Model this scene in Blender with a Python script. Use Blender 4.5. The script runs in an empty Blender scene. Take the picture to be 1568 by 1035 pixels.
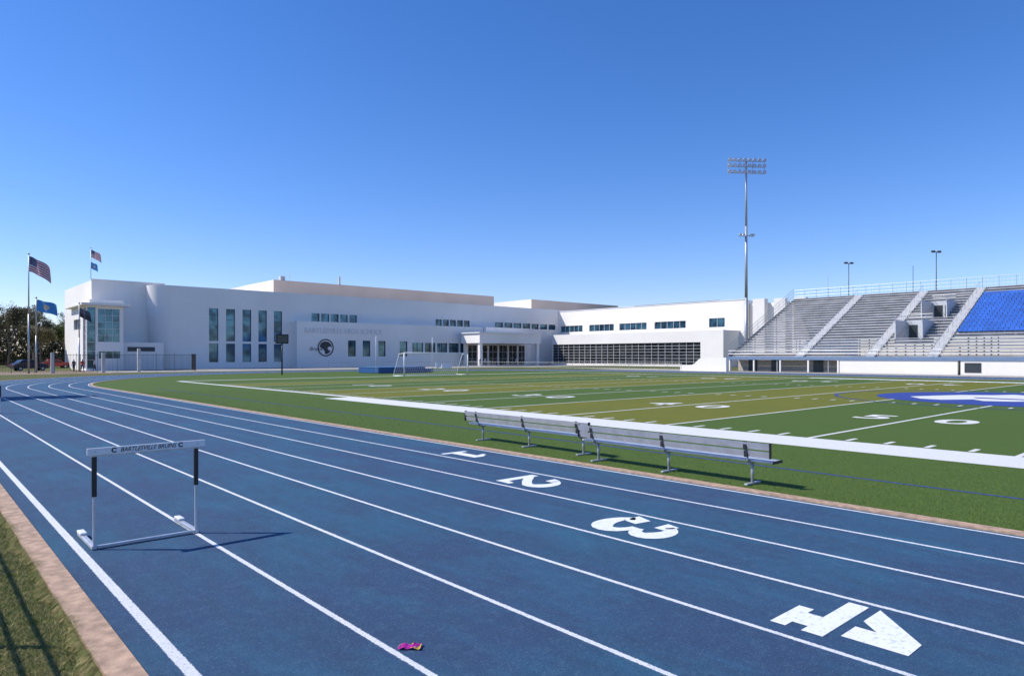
import bpy, bmesh, math, random
from mathutils import Vector, Matrix
random.seed(7)
S = bpy.context.scene
COL = S.collection

# ------------------------------------------------------------------ helpers
def link(o, parent=None):
    COL.objects.link(o)
    if parent: o.parent = parent
    return o
def empty(name):
    return link(bpy.data.objects.new(name, None))
def mesh(name, v, f, mat=None, parent=None, smooth=False):
    me = bpy.data.meshes.new(name); me.from_pydata(v, [], f); me.update()
    if mat: me.materials.append(mat)
    if smooth:
        for p in me.polygons: p.use_smooth = True
    return link(bpy.data.objects.new(name, me), parent)
def boxes(name, L, mat, parent=None, bevel=0):
    v=[];f=[]
    for (x0,x1,y0,y1,z0,z1) in L:
        n=len(v)
        v+=[(x0,y0,z0),(x1,y0,z0),(x1,y1,z0),(x0,y1,z0),(x0,y0,z1),(x1,y0,z1),(x1,y1,z1),(x0,y1,z1)]
        f+=[(n,n+3,n+2,n+1),(n+4,n+5,n+6,n+7),(n,n+1,n+5,n+4),(n+1,n+2,n+6,n+5),(n+2,n+3,n+7,n+6),(n+3,n,n+4,n+7)]
    o=mesh(name,v,f,mat,parent)
    if bevel:
        m=o.modifiers.new('bevel','BEVEL'); m.width=bevel; m.segments=2
    return o
def tubes(name, segs, mat, parent=None, n=8):
    """segs: (p0,p1,r0,r1)"""
    v=[];f=[]
    for p0,p1,r0,r1 in segs:
        p0=Vector(p0);p1=Vector(p1);d=(p1-p0)
        if d.length<1e-6: continue
        d.normalize()
        u=d.orthogonal().normalized();w=d.cross(u)
        b=len(v)
        for p,r in ((p0,r0),(p1,r1)):
            for k in range(n):
                t=2*math.pi*k/n
                v.append(tuple(p+u*math.cos(t)*r+w*math.sin(t)*r))
        for k in range(n):
            k2=(k+1)%n
            f.append((b+k,b+k2,b+n+k2,b+n+k))
        f.append(tuple(b+k for k in range(n))[::-1]); f.append(tuple(b+n+k for k in range(n)))
    o=mesh(name,v,f,mat,parent)
    for p in o.data.polygons:
        if len(p.vertices)==4 and n>6: p.use_smooth=True
    return o

class NT:
    def __init__(s,name):
        s.m=bpy.data.materials.new(name); s.m.use_nodes=True; s.t=s.m.node_tree
        s.b=s.t.nodes['Principled BSDF']; s.n=s.t.nodes; s.l=s.t.links
        s.tc=s.n.new('ShaderNodeTexCoord')
    def _in(s,node,i,v):
        if v is None: return
        if isinstance(v,bpy.types.NodeSocket): s.l.new(v,node.inputs[i])
        else: node.inputs[i].default_value=v
    def math(s,op,a,b=None,c=None,clamp=False):
        n=s.n.new('ShaderNodeMath'); n.operation=op; n.use_clamp=clamp
        s._in(n,0,a); s._in(n,1,b); s._in(n,2,c); return n.outputs[0]
    def noise(s,scale,detail=4,rough=.55,vec=None,stretch=None,dist=0):
        n=s.n.new('ShaderNodeTexNoise'); n.inputs['Scale'].default_value=scale
        n.inputs['Detail'].default_value=detail; n.inputs['Roughness'].default_value=rough
        n.inputs['Distortion'].default_value=dist
        v=vec or s.tc.outputs['Object']
        if stretch:
            mp=s.n.new('ShaderNodeMapping'); mp.inputs['Scale'].default_value=stretch
            s.l.new(v,mp.inputs[0]); v=mp.outputs[0]
        s.l.new(v,n.inputs['Vector']); return n.outputs['Fac']
    def mix(s,fac,a,b,mode='MIX'):
        n=s.n.new('ShaderNodeMix'); n.data_type='RGBA'; n.blend_type=mode
        s._in(n,0,fac)
        for i,v in ((6,a),(7,b)):
            if isinstance(v,bpy.types.NodeSocket): s.l.new(v,n.inputs[i])
            else: n.inputs[i].default_value=(*v,1) if len(v)==3 else v
        return n.outputs[2]
    def ramp(s,fac,lo,hi):
        n=s.n.new('ShaderNodeMapRange'); s._in(n,0,fac); n.inputs[1].default_value=lo; n.inputs[2].default_value=hi
        return n.outputs[0]
    def xyz(s,vec=None):
        n=s.n.new('ShaderNodeSeparateXYZ'); s.l.new(vec or s.tc.outputs['Object'],n.inputs[0]); return n.outputs
    def color(s,v):
        if isinstance(v,bpy.types.NodeSocket): s.l.new(v,s.b.inputs['Base Color'])
        else: s.b.inputs['Base Color'].default_value=(*v,1)
    def set(s,rough=.6,metal=0,spec=.5):
        s.b.inputs['Roughness'].default_value=rough; s.b.inputs['Metallic'].default_value=metal
        s.b.inputs['Specular IOR Level'].default_value=spec
    def bump(s,h,strength=.3,dist=.01):
        n=s.n.new('ShaderNodeBump'); n.inputs['Strength'].default_value=strength; n.inputs['Distance'].default_value=dist
        s.l.new(h,n.inputs['Height']); s.l.new(n.outputs[0],s.b.inputs['Normal'])

def simple(name,c,rough=.6,metal=0,var=.12,scale=3,bump=0,spec=.5,bscale=60):
    t=NT(name); f=t.ramp(t.noise(scale,5),.3,.7)
    d=tuple(x*(1-var) for x in c); e=tuple(min(1,x*(1+var*.6)) for x in c)
    t.color(t.mix(f,d,e)); t.set(rough,metal,spec)
    if bump: t.bump(t.noise(bscale,3),bump,.01)
    return t.m

# ------------------------------------------------------------------ layout constants (metres, x = across track, y = along track)
CX,CY=42.45,8.3          # centre of the stadium
HALF=45.9                # half length of the straights
R=32.42                  # inside line radius
LW=1.22
def stadium(r,n=64):
    P=[]
    for i in range(n+1):
        t=math.pi*i/n
        P.append((CX+r*math.cos(t),CY+HALF+r*math.sin(t)))
    for i in range(n+1):
        t=math.pi+math.pi*i/n
        P.append((CX+r*math.cos(t),CY-HALF+r*math.sin(t)))
    return P
def ring(name,r0,r1,z,mat,h=0,parent=None):
    A=stadium(r0);B=stadium(r1);n=len(A)
    v=[(x,y,z) for x,y in A]+[(x,y,z) for x,y in B]
    f=[(i,(i+1)%n,n+(i+1)%n,n+i) for i in range(n)]
    f=[q[::-1] for q in f]
    if h:
        v+=[(x,y,z-h) for x,y in A]+[(x,y,z-h) for x,y in B]
        for i in range(n):
            j=(i+1)%n
            f.append((2*n+i,2*n+j,j,i)); f.append((n+i,n+j,3*n+j,3*n+i))
    return mesh(name,v,f,mat,parent)

# ------------------------------------------------------------------ materials
def stadium_r(t):
    o=t.xyz()
    ax=t.math('SUBTRACT',o[0],CX)
    by=t.math('MAXIMUM',t.math('SUBTRACT',t.math('ABSOLUTE',t.math('SUBTRACT',o[1],CY)),HALF),0.0)
    return t.math('SQRT',t.math('ADD',t.math('MULTIPLY',ax,ax),t.math('MULTIPLY',by,by)))
def track_base(t):
    big=t.ramp(t.noise(.30,4,.6),.42,.60)
    c=t.mix(big,(.044,.098,.192),(.032,.130,.216))
    st=t.ramp(t.noise(1.6,6,.7,stretch=(2.2,.45,1)),.40,.66)
    c=t.mix(t.math('MULTIPLY',st,.65),c,(.042,.070,.130))
    st=t.ramp(t.noise(.9,6,.7,stretch=(1.6,.6,1),dist=.6),.50,.70)
    c=t.mix(t.math('MULTIPLY',st,.60),c,(.042,.168,.270))
    md=t.ramp(t.noise(7,6,.8),.50,.74)
    c=t.mix(t.math('MULTIPLY',md,.60),c,(.090,.190,.295))
    sp=t.ramp(t.noise(110,3,.7),.42,.60)
    c=t.mix(t.math('MULTIPLY',sp,.62),c,(.015,.040,.092))
    sp2=t.ramp(t.noise(65,3,.6),.58,.68)
    c=t.mix(t.math('MULTIPLY',sp2,.48),c,(.14,.23,.33))
    sc=t.ramp(t.noise(9,5,.8,stretch=(.5,2.2,1),dist=1.5),.66,.74)
    c=t.mix(t.math('MULTIPLY',sc,.32),c,(.23,.30,.37))
    return c
T=NT('track_rubber')
c=track_base(T)
r=stadium_r(T)
wob=T.math('MULTIPLY',T.math('SUBTRACT',T.noise(34,4,.8),.5),.034)
s=T.math('DIVIDE',T.math('SUBTRACT',r,R),LW)
fr=T.math('MULTIPLY',T.math('ABSOLUTE',T.math('SUBTRACT',s,T.math('ROUND',s))),LW)
fr=T.math('ADD',fr,wob)
wid=T.math('ADD',T.math('MULTIPLY',T.math('GREATER_THAN',s,6.5),.016),.029)
m=T.math('MULTIPLY',T.math('SUBTRACT',wid,fr),160.0,clamp=True)
m=T.math('MULTIPLY',m,T.math('LESS_THAN',s,7.2))
m=T.math('MULTIPLY',m,T.math('SUBTRACT',1.0,T.math('MULTIPLY',T.ramp(T.noise(55,4,.75),.52,.70),.60)))
c=T.mix(m,c,(.80,.81,.82))
T.color(c); T.set(.78,0,.25); T.bump(T.noise(170,3,.7),.9,.010)
M_TRACK=T.m

T=NT('worn_white_paint')
w=T.ramp(T.noise(26,6,.8),.54,.66)
T.color(T.mix(T.math('MULTIPLY',w,.65),(.82,.83,.84),(.09,.17,.30))); T.set(.6); T.bump(T.noise(200,2),.5,.006)
M_PAINT=T.m
T=NT('turf_white_paint')
w=T.ramp(T.noise(30,5,.8),.50,.80)
T.color(T.mix(T.math('MULTIPLY',w,.6),(.69,.69,.67),(.34,.38,.26))); T.set(.9); T.bump(T.noise(150,2),.6,.01)
M_TPAINT=T.m
M_TBLUE=simple('turf_blue_paint',(.025,.055,.28),.9,var=.35,scale=8)

T=NT('artificial_turf')
o=T.xyz()
st=T.math('FRACT',T.math('DIVIDE',T.math('SUBTRACT',o[1],12.87),18.288))
m=T.math('LESS_THAN',st,.5)
m=T.math('MULTIPLY',m,T.math('GREATER_THAN',o[0],18.06))
m=T.math('MULTIPLY',m,T.math('LESS_THAN',o[0],66.83))
m=T.math('MULTIPLY',m,T.math('LESS_THAN',T.math('ABSOLUTE',T.math('SUBTRACT',o[1],CY)),45.72))
c=T.mix(m,(.080,.140,.022),(.195,.188,.020))
c=T.mix(T.math('MULTIPLY',T.ramp(T.noise(.35,5,.6),.3,.7),.30),c,(.10,.14,.02))
c=T.mix(T.math('MULTIPLY',T.ramp(T.noise(3,6,.75,stretch=(2,.5,1)),.35,.7),.35),c,(.050,.088,.014))
c=T.mix(T.math('MULTIPLY',T.ramp(T.noise(38,4,.8,stretch=(1.6,.7,1)),.45,.68),.45),c,(.035,.060,.010))
c=T.mix(T.math('MULTIPLY',T.ramp(T.noise(60,3,.7),.56,.70),.45),c,(.22,.25,.08))
T.color(c); T.set(.85,0,.2); T.bump(T.noise(70,4,.8),.7,.02)
M_TURF=T.m

T=NT('lawn_grass')
c=T.mix(T.ramp(T.noise(.5,6,.7),.35,.68),(.075,.105,.022),(.16,.145,.055))
c=T.mix(T.math('MULTIPLY',T.ramp(T.noise(30,5,.8),.45,.7),.5),c,(.035,.050,.010))
T.color(c); T.set(.9,0,.2); T.bump(T.noise(60,4,.8),.7,.03)
M_GRASS=T.m
T=NT('grass_blades')
oi=T.noise(7,3,.6)
c=T.mix(T.ramp(oi,.35,.62),(.16,.20,.036),(.46,.37,.15))
c=T.mix(T.math('MULTIPLY',T.ramp(T.noise(90,2,.6),.4,.7),.45),c,(.08,.11,.02))
T.color(c); T.set(.7,0,.3)
M_BLADE=T.m

M_CURB=simple('tan_concrete_kerb',(.46,.31,.21),.85,var=.40,scale=9,bump=.5)
M_CONC=simple('concrete_paving',(.36,.34,.31),.9,var=.2,scale=1.2,bump=.2)
M_DIRT=simple('tan_gravel',(.28,.20,.13),.95,var=.35,scale=2,bump=.3)
T=NT('white_stucco')
c=T.mix(T.ramp(T.noise(.12,5,.6),.35,.7),(.82,.775,.72),(.89,.85,.795))
dr=T.ramp(T.noise(.9,6,.7,stretch=(2.2,2.2,.12)),.55,.85)
c=T.mix(T.math('MULTIPLY',dr,.22),c,(.50,.48,.45))
T.color(c); T.set(.85,0,.25); T.bump(T.noise(12,5,.6),.12,.02)
M_WHITE=T.m
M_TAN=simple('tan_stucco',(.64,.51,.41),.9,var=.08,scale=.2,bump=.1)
M_TRIM=simple('window_frame_white',(.75,.75,.75),.4,var=.05)
M_DTRIM=simple('window_frame_dark',(.05,.06,.065),.4,.3)
T=NT('window_glass_teal')
c=T.mix(T.ramp(T.noise(.45,4),.42,.60),(.020,.055,.085),(.07,.18,.25))  # mottled tint painted in place of reflections on the panes
T.color(c); T.set(.07,.5,.6)
M_GLASS=T.m
T=NT('window_glass_dark')
c=T.mix(T.ramp(T.noise(.6,4,.7,stretch=(1,1,2)),.42,.66),(.006,.008,.010),(.05,.055,.06))  # dark mottle coloured in, standing in for mirrored surroundings
T.color(c); T.set(.08,.1,.5)
M_GLASSD=T.m
M_ALU=simple('aluminium_bench',(.58,.58,.60),.38,.5,var=.15,scale=5)
M_ALUB=simple('weathered_aluminium',(.56,.55,.54),.55,.15,var=.22,scale=.6)
M_FOOT=simple('bleacher_footboard',(.45,.45,.45),.6,.1,var=.25,scale=.6)
M_RIS=simple('bleacher_riser',(.38,.38,.39),.7,.1,var=.25,scale=.6)
M_BLUES=simple('blue_seat_plastic',(.04,.16,.56),.45,var=.25,scale=.8)
M_BLACK=simple('black_powder_coat',(.02,.02,.022),.45,var=.2)
M_GALV=simple('galvanised_steel',(.46,.47,.48),.45,.5,var=.12,scale=4)
M_HWHITE=simple('hurdle_white_board',(.80,.80,.80),.4,var=.06,scale=8)
M_HFRAME=simple('hurdle_frame_grey',(.55,.57,.60),.4,.4,var=.15,scale=9)
M_BPAD=simple('blue_vinyl_mat',(.02,.09,.26),.5,var=.2)
M_BARK=simple('tree_bark',(.20,.155,.12),.95,var=.3,scale=3)
def leafmat(name,a,b,sc=.6):
    t=NT(name); t.color(t.mix(t.ramp(t.noise(sc,4,.7),.35,.65),a,b)); t.set(.7,0,.2); return t.m
M_LEAF1=leafmat('spring_leaves_olive',(.085,.078,.036),(.20,.17,.085))
M_LEAF2=leafmat('leaves_green',(.045,.070,.020),(.12,.15,.045))
M_LAMP=simple('lamp_lens',(.70,.72,.74),.15,.5,var=.05)
M_TEXT=simple('letter_grey',(.70,.69,.69),.6,var=.05)

# ------------------------------------------------------------------ ground
mesh('ground',[(-1500,-1500,0),(1800,-1500,0),(1800,2200,0),(-1500,2200,0)],[(0,1,2,3)],M_GRASS)
P=stadium(R-.30)
mesh('football_field_turf',[(x,y,.004) for x,y in P],[tuple(range(len(P)))],M_TURF)
ring('running_track',R-.09,R+8.78,.006,M_TRACK)
ring('track_kerb',R-.29,R-.092,.03,M_CURB,.03)
ring('track_kerb',R+8.782,R+9.0,.03,M_CURB,.03)
boxes('concrete_plaza_pavement',[(20,140,100,123,.0,.012)],M_CONC)
boxes('gravel_path',[(-90,19.9,97,118,.0,.010)],M_DIRT)
boxes('bleacher_apron_pavement',[(84.2,90,-60,75,.0,.012)],M_CONC)

# ------------------------------------------------------------------ field markings
ML=empty('field_markings')
z=.008
Q=[]
def strip(x0,x1,y0,y1): Q.append((x0,x1,y0,y1))
SL,SR=18.06,66.83
goalN,goalS=CY+45.72,CY-45.72
endN,endS=goalN+9.14,goalS-9.14
strip(SL-1.83,SL,CY-22.86,CY+24.4); strip(SR,SR+1.83,CY-22.86,CY+22.86)
strip(SL-.45,SL,CY+24.4,endN+.1); strip(SL-.45,SL,endS-.1,CY-22.86)
strip(SR,SR+.45,CY+22.86,endN+.1); strip(SR,SR+.45,endS-.1,CY-22.86)
strip(SL,SR,endN-.1,endN+.5); strip(SL,SR,endS-.5,endS+.1)
for k in range(-10,11):
    y=CY+4.572*k
    strip(SL,SR,y-.06,y+.06)
    for j in range(1,5):
        yy=y+.9144*j
        if k==10: break
        for a0 in (SL+.15,SR-.75,SL+16.25,SR-16.85): strip(a0,a0+.6,yy-.06,yy+.06)
v=[];f=[]
for x0,x1,y0,y1 in Q:
    n=len(v); v+=[(x0,y0,z),(x1,y0,z),(x1,y1,z),(x0,y1,z)]; f.append((n,n+1,n+2,n+3))
mesh('yard_lines',v,f,M_TPAINT,ML)
mesh('blue_boundary_line',[(12.72,-36,.008),(12.80,-36,.008),(12.80,50,.008),(12.72,50,.008)],[(0,1,2,3)],M_TBLUE,ML)
def flat_text(txt,loc,rotz,size,mat,parent,z=.009,scale=(1,1,1),rx=0,shear=0,ext=0,name='text',bold=.02):
    cu=bpy.data.curves.new(name,'FONT'); cu.body=txt; cu.size=size; cu.align_x='CENTER'; cu.align_y='CENTER'
    cu.shear=shear; cu.offset=bold; cu.extrude=ext
    o=bpy.data.objects.new(name+'_tmp',cu); COL.objects.link(o)
    bpy.context.view_layer.update()
    me=bpy.data.meshes.new_from_object(o); bpy.data.objects.remove(o)
    me.materials.clear(); me.materials.append(mat)
    ob=bpy.data.objects.new(name,me); ob.location=(loc[0],loc[1],z); ob.rotation_euler=(rx,0,rotz); ob.scale=scale
    return link(ob,parent)
for k in range(-4,5):
    num=str(50-10*abs(k)); y=CY+9.144*k
    for d,sg in ((num[0],1),(num[1],-1)):
        flat_text(d,(26.0,y+sg*1.25),-math.pi/2,2.5,M_TPAINT,ML,scale=(1,1,1),name='yard_number_'+d,bold=.05)
        flat_text(d,(58.9,y-sg*1.25),math.pi/2,2.5,M_TPAINT,ML,name='yard_number_far_'+d,bold=.05)
def disc(name,r,z,mat,rin=0,sx=1,sy=1,n=64,cx=CX,cy=CY,parent=ML):
    v=[];f=[]
    for i in range(n):
        t=2*math.pi*i/n
        v.append((cx+r*sx*math.cos(t),cy+r*sy*math.sin(t),z))
        if rin: v.append((cx+rin*sx*math.cos(t),cy+rin*sy*math.sin(t),z))
    if rin: f=[(2*i,(2*i+2)%(2*n),(2*i+3)%(2*n),2*i+1) for i in range(n)]
    else: f=[tuple(range(n))]
    return mesh(name,v,f,mat,parent)
disc('midfield_logo',6.8,.012,M_TBLUE)
disc('midfield_ring',8.9,.012,M_TBLUE,8.75)
bear=[(-4.2,-1.5),(-3.6,-.2),(-2.8,1.2),(-1.5,2.0),(-.9,3.0),(0,2.6),(1.2,2.9),(2.4,2.2),(3.6,1.6),(4.8,.4),(4.6,-.5),(3.3,-.7),(3.8,-1.4),(2.6,-1.7),(1.4,-1.2),(.6,-2.2),(-.5,-2.6),(-1.2,-1.8),(-2.2,-2.9),(-3.2,-2.7)]
mesh('bear_logo',[(CX+y*1.35,CY-x+.6,.016) for x,y in bear],[tuple(range(len(bear)))],M_TPAINT,ML)
mesh('bear_logo_eye',[(CX+1.2,CY-1,.020),(CX+1.9,CY-1.3,.020),(CX+1.7,CY-2.6,.020),(CX+.9,CY-2.2,.020)],[(0,1,2,3)],M_TBLUE,ML)
mesh('bear_logo_mouth',[(CX-1.2,CY+2,.020),(CX-.4,CY+2.3,.020),(CX-.7,CY-2.8,.020),(CX-1.5,CY-2.2,.020)],[(0,1,2,3)],M_TBLUE,ML)

# lane numerals (read by runners travelling towards -y)
LN=empty('lane_numerals')
def place(name,polys,a,b,sx,sy):
    v=[];f=[]
    for i,p in enumerate(polys):
        n=len(v)
        v+=[(a-x*sx,b-y*sy,.010+.0004*(i%2)) for x,y in p]; f.append(tuple(range(n,n+len(p))))
    return mesh(name,v,f,M_PAINT,LN)
def stroke(pts,w):
    out=[]; L=[];Rr=[]
    for i,p in enumerate(pts):
        a=Vector(pts[max(i-1,0)]);b=Vector(pts[min(i+1,len(pts)-1)])
        d=(b-a).normalized();n=Vector((-d.y,d.x)); ww=w[i] if isinstance(w,list) else w
        L.append(Vector(p)+n*ww/2);Rr.append(Vector(p)-n*ww/2)
    for i in range(len(pts)-1): out.append([tuple(L[i]),tuple(L[i+1]),tuple(Rr[i+1]),tuple(Rr[i])])
    return out
def arc(cx,cy,r,a0,a1,n=14,sx=1): return [(cx+sx*r*math.cos(math.radians(a0+(a1-a0)*i/n)),cy+r*math.sin(math.radians(a0+(a1-a0)*i/n))) for i in range(n+1)]
d1=[[(-.32,-.5),(.32,-.5),(.32,-.36),(-.32,-.36)],[(-.12,-.36),(.12,-.36),(.12,.5),(-.12,.5)],[(-.12,.5),(-.34,.30),(-.34,.18),(-.12,.27)]]
place('numeral_1',d1,9.3,11.95,1.05,.95)
p2=arc(0,.20,.22,170,-35,14,1.3)
n2=len(p2)
d2=stroke(p2+[(.05,-.12),(-.26,-.38)],[.13]*3+[.15,.18,.20,.22,.25,.27,.27,.25,.23,.21,.20]+[.17]*(n2-14+2))
d2+=[[(-.44,-.5),(.44,-.5),(.44,-.33),(-.44,-.33)],[(.28,-.33),(.44,-.33),(.46,-.14),(.34,-.14)],[(-.44,.08),(-.18,.10),(-.16,.28),(-.36,.28)]]
place('numeral_2',d2,8.2,8.6,1.0,1.02)
wv=[.12,.13,.15,.18,.21,.24,.26,.27,.27,.25,.22,.19,.16,.14,.13]
d3=stroke(arc(-.02,.235,.185,165,-80,14,1.4),wv)+stroke(arc(-.02,-.225,.215,85,-165,14,1.5),wv)
d3+=[[(-.42,.16),(-.14,.15),(-.12,.32),(-.36,.36)],[(-.48,-.34),(-.38,-.08),(-.12,-.12),(-.18,-.36)]]
place('numeral_3',d3,6.98,5.42,1.05,1.04)
d4=[[(-.06,-.5),(.46,-.5),(.46,-.37),(-.06,-.37)],[(.06,-.37),(.34,-.37),(.34,-.24),(.06,-.24)],[(-.46,-.24),(.46,-.24),(.46,-.07),(-.46,-.07)],
    [(-.46,.02),(-.10,.02),(.06,.18),(.06,.5)],[(.06,.02),(.34,.02),(.34,.5),(.06,.5)]]
place('numeral_4',d4,5.80,2.28,1.0,1.0)
place('exchange_mark',[[(-.9,-.03),(.9,-.03),(.9,.03),(-.9,.03)]],2.1,30.0,.6,1.0)

# ------------------------------------------------------------------ hurdles
def hurdle(b,a0,a1,text=True):
    H=empty('track_hurdle'); H.location=((a0+a1)/2,b,0)
    w=(a1-a0)/2
    boxes('board',[(-w-.06,w+.07,-.012,.012,1.075,1.155)],M_HWHITE,H,.004)
    boxes('board_lower_edge',[(-w-.02,w+.02,.013,.03,1.055,1.085)],M_HFRAME,H,.003)
    boxes('post_sleeves',[(-w-.005,-w+.045,.03,.065,.60,1.13),(w-.045,w+.005,.03,.065,.60,1.13)],M_BLACK,H,.006)
    boxes('lower_posts',[(-w+.006,-w+.034,.034,.062,.03,.62),(w-.034,w-.006,.034,.062,.03,.62)],M_HFRAME,H,.005)
    boxes('base_feet',[(-w-.01,-w+.045,.02,.88,.008,.055),(w-.045,w+.01,.02,.88,.008,.055)],M_HFRAME,H,.01)
    boxes('base_crossbar',[(-w+.047,w-.047,.022,.062,.012,.05)],M_HFRAME,H,.01)
    boxes('foot_weights',[(-w-.02,-w+.055,.62,.84,.056,.085),(w-.055,w+.02,.62,.84,.056,.085)],M_HWHITE,H,.01)
    tubes('adjust_knobs',[((-w+.02,.025,.66),(-w+.02,.075,.66),.014,.014),((w-.02,.025,.66),(w-.02,.075,.66),.014,.014)],M_BLACK,H)
    tubes('rivets',[((x,-.0125,1.115),(x,-.018,1.115),.007,.007) for x in (-w+.02,w-.02)],M_GALV,H)
    if text:
        for x,s in ((-.36,'C'),(.35,'C')):
            flat_text(s,(x,-.0135),0,.072,M_BLACK,H,z=1.115,rx=math.pi/2,name='paw_logo',bold=.004)
        flat_text('BARTLESVILLE BRUINS',(0,-.0135),0,.070,M_BLACK,H,z=1.115,rx=math.pi/2,shear=.35,name='lettering',bold=.0007,scale=(.86,1,1))
    return H
hurdle(8.84,1.60,2.73)
hurdle(32.4,1.60,2.83)

# ------------------------------------------------------------------ benches
def bench(a,b0,b1,legs):
    B=empty('aluminium_team_bench'); B.location=(a,(b0+b1)/2,0)
    h=(b1-b0)/2; c=(b0+b1)/2
    def tilt(x,z0,z1,y0,y1,dx):
        return [(x,y0,z0),(x+.03,y0,z0),(x+.03,y1,z0),(x,y1,z0),(x-dx,y0,z1),(x-dx+.03,y0,z1),(x-dx+.03,y1,z1),(x-dx,y1,z1)]
    v=[];f=[]
    for z0,z1,x in ((.505,.605,.02),(.635,.745,-.012)):
        n=len(v); v+=tilt(x,z0,z1,-h,h,.026)
        f+=[(n,n+3,n+2,n+1),(n+4,n+5,n+6,n+7),(n,n+1,n+5,n+4),(n+1,n+2,n+6,n+5),(n+2,n+3,n+7,n+6),(n+3,n,n+4,n+7)]
    mesh('backrest_planks',v,f,M_ALU,B)
    boxes('seat_planks',[(.10,.245,-h,h,.405,.445),(.26,.405,-h,h,.405,.445)],M_ALU,B,.006)
    boxes('end_caps',[(.095,.41,-h-.012,-h-.001,.40,.45),(.095,.41,h+.001,h+.012,.40,.45)],M_BLACK,B)
    L=[];F=[];BR=[]
    for l in legs:
        y=l-c
        L.append(((.22,y,.03),(.22,y,.40),.028,.028))
        L.append(((.08,y,.385),(.40,y,.385),.022,.022))
        L.append(((.085,y,.385),(.052,y,.50),.020,.020)); L.append(((.052,y,.50),(.018,y,.74),.020,.018))
        F.append((.0,.46,y-.03,y+.03,.006,.04))
        BR.append((-.03,-.016,y-.035,y+.035,.62,.76)); BR.append((-.004,.0115,y-.035,y+.035,.49,.61))
    for y in (-h-.004,h+.004):
        BR.append((-.03,.045,y-.004,y+.004,.50,.76))
    tubes('leg_frames',L,M_GALV,B,8); boxes('feet',F,M_GALV,B,.008)
    boxes('dark_brackets',BR,M_BLACK,B,.003)
    return B
bench(10.60,5.52,9.75,[5.95,7.65,9.4])
bench(11.02,9.85,14.15,[10.2,11.95,13.7])

# litter
LT=empty('candy_wrapper')
v=[];f=[];nx,ny=9,6
for j in range(ny):
    for i in range(nx):
        v.append(((i/(nx-1)-.5)*.17+random.uniform(-.004,.004),(j/(ny-1)-.5)*.09+random.uniform(-.004,.004),.013+abs(random.gauss(0,.004))+.012*math.sin(i*.9)**2))
for j in range(ny-1):
    for i in range(nx-1): f.append((j*nx+i,j*nx+i+1,(j+1)*nx+i+1,(j+1)*nx+i))
T=NT('magenta_foil')
c=T.mix(T.ramp(T.noise(22,2),.60,.63),(.42,.012,.25),(.60,.45,.03)); c=T.mix(T.ramp(T.noise(35,2),.62,.64),c,(.02,.01,.03)); T.color(c); T.set(.4,.1)
mesh('foil',v,f,T.m,LT); LT.location=(2.84,4.32,0); LT.rotation_euler=(0,0,-.75)

# ------------------------------------------------------------------ near fence (casts the rail shadows on the verge)
FN=empty('trackside_fence')
segs=[];ya,yb=-12,60
for zz in (.8,1.1,1.35,1.6): segs.append(((-.35,ya,zz),(-.35,yb,zz),.018,.018))
y=ya
while y<yb:
    segs.append(((-.35,y,0),(-.35,y,1.65),.03,.03)); y+=2.4
tubes('rails_and_posts',segs,M_BLACK,FN,6)

# near grass blades
v=[];f=[]
for i in range(95000):
    b=random.uniform(.3,14); a=random.uniform(0,1.0)
    if a<.07*b: continue
    h=random.uniform(.012,.035)*(1.3 if random.random()<.1 else 1); t=random.uniform(0,6.28); w=.0024
    dx,dy=math.cos(t)*w,math.sin(t)*w; lx,ly=random.gauss(0,.02),random.gauss(0,.02)
    n=len(v); v+=[(a-dx,b-dy,0),(a+dx,b+dy,0),(a+lx,b+ly,h)]; f.append((n,n+1,n+2))
for i in range(12000):
    b=random.uniform(-.5,14); a=.99+random.random()**3*.07+.03*math.sin(b*3.1)+.02*math.sin(b*9)
    h=random.uniform(.03,.06); t=random.uniform(0,6.28); w=.0025
    dx,dy=math.cos(t)*w,math.sin(t)*w
    n=len(v); v+=[(a-.05-dx,b-dy,0),(a-.05+dx,b+dy,0),(a+.02,b+random.gauss(0,.02),h)]; f.append((n,n+1,n+2))
mesh('grass_verge',v,f,M_BLADE)
v=[];f=[]
for i in range(110000):   # turf pile, thinning out smoothly with distance
    b=-1+46*random.random()**1.7; a=10.31+random.random()**1.5*5.8
    if a>16.1: continue
    h=random.uniform(.012,.030); t=random.uniform(0,6.28); w=.004
    dx,dy=math.cos(t)*w,math.sin(t)*w
    n=len(v); v+=[(a-dx,b-dy,0),(a+dx,b+dy,0),(a+random.gauss(0,.014),b+random.gauss(0,.014),h)]; f.append((n,n+1,n+2))
mesh('turf_fibres',v,f,leafmat('turf_fibre',(.105,.165,.028),(.18,.235,.05),20))

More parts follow.
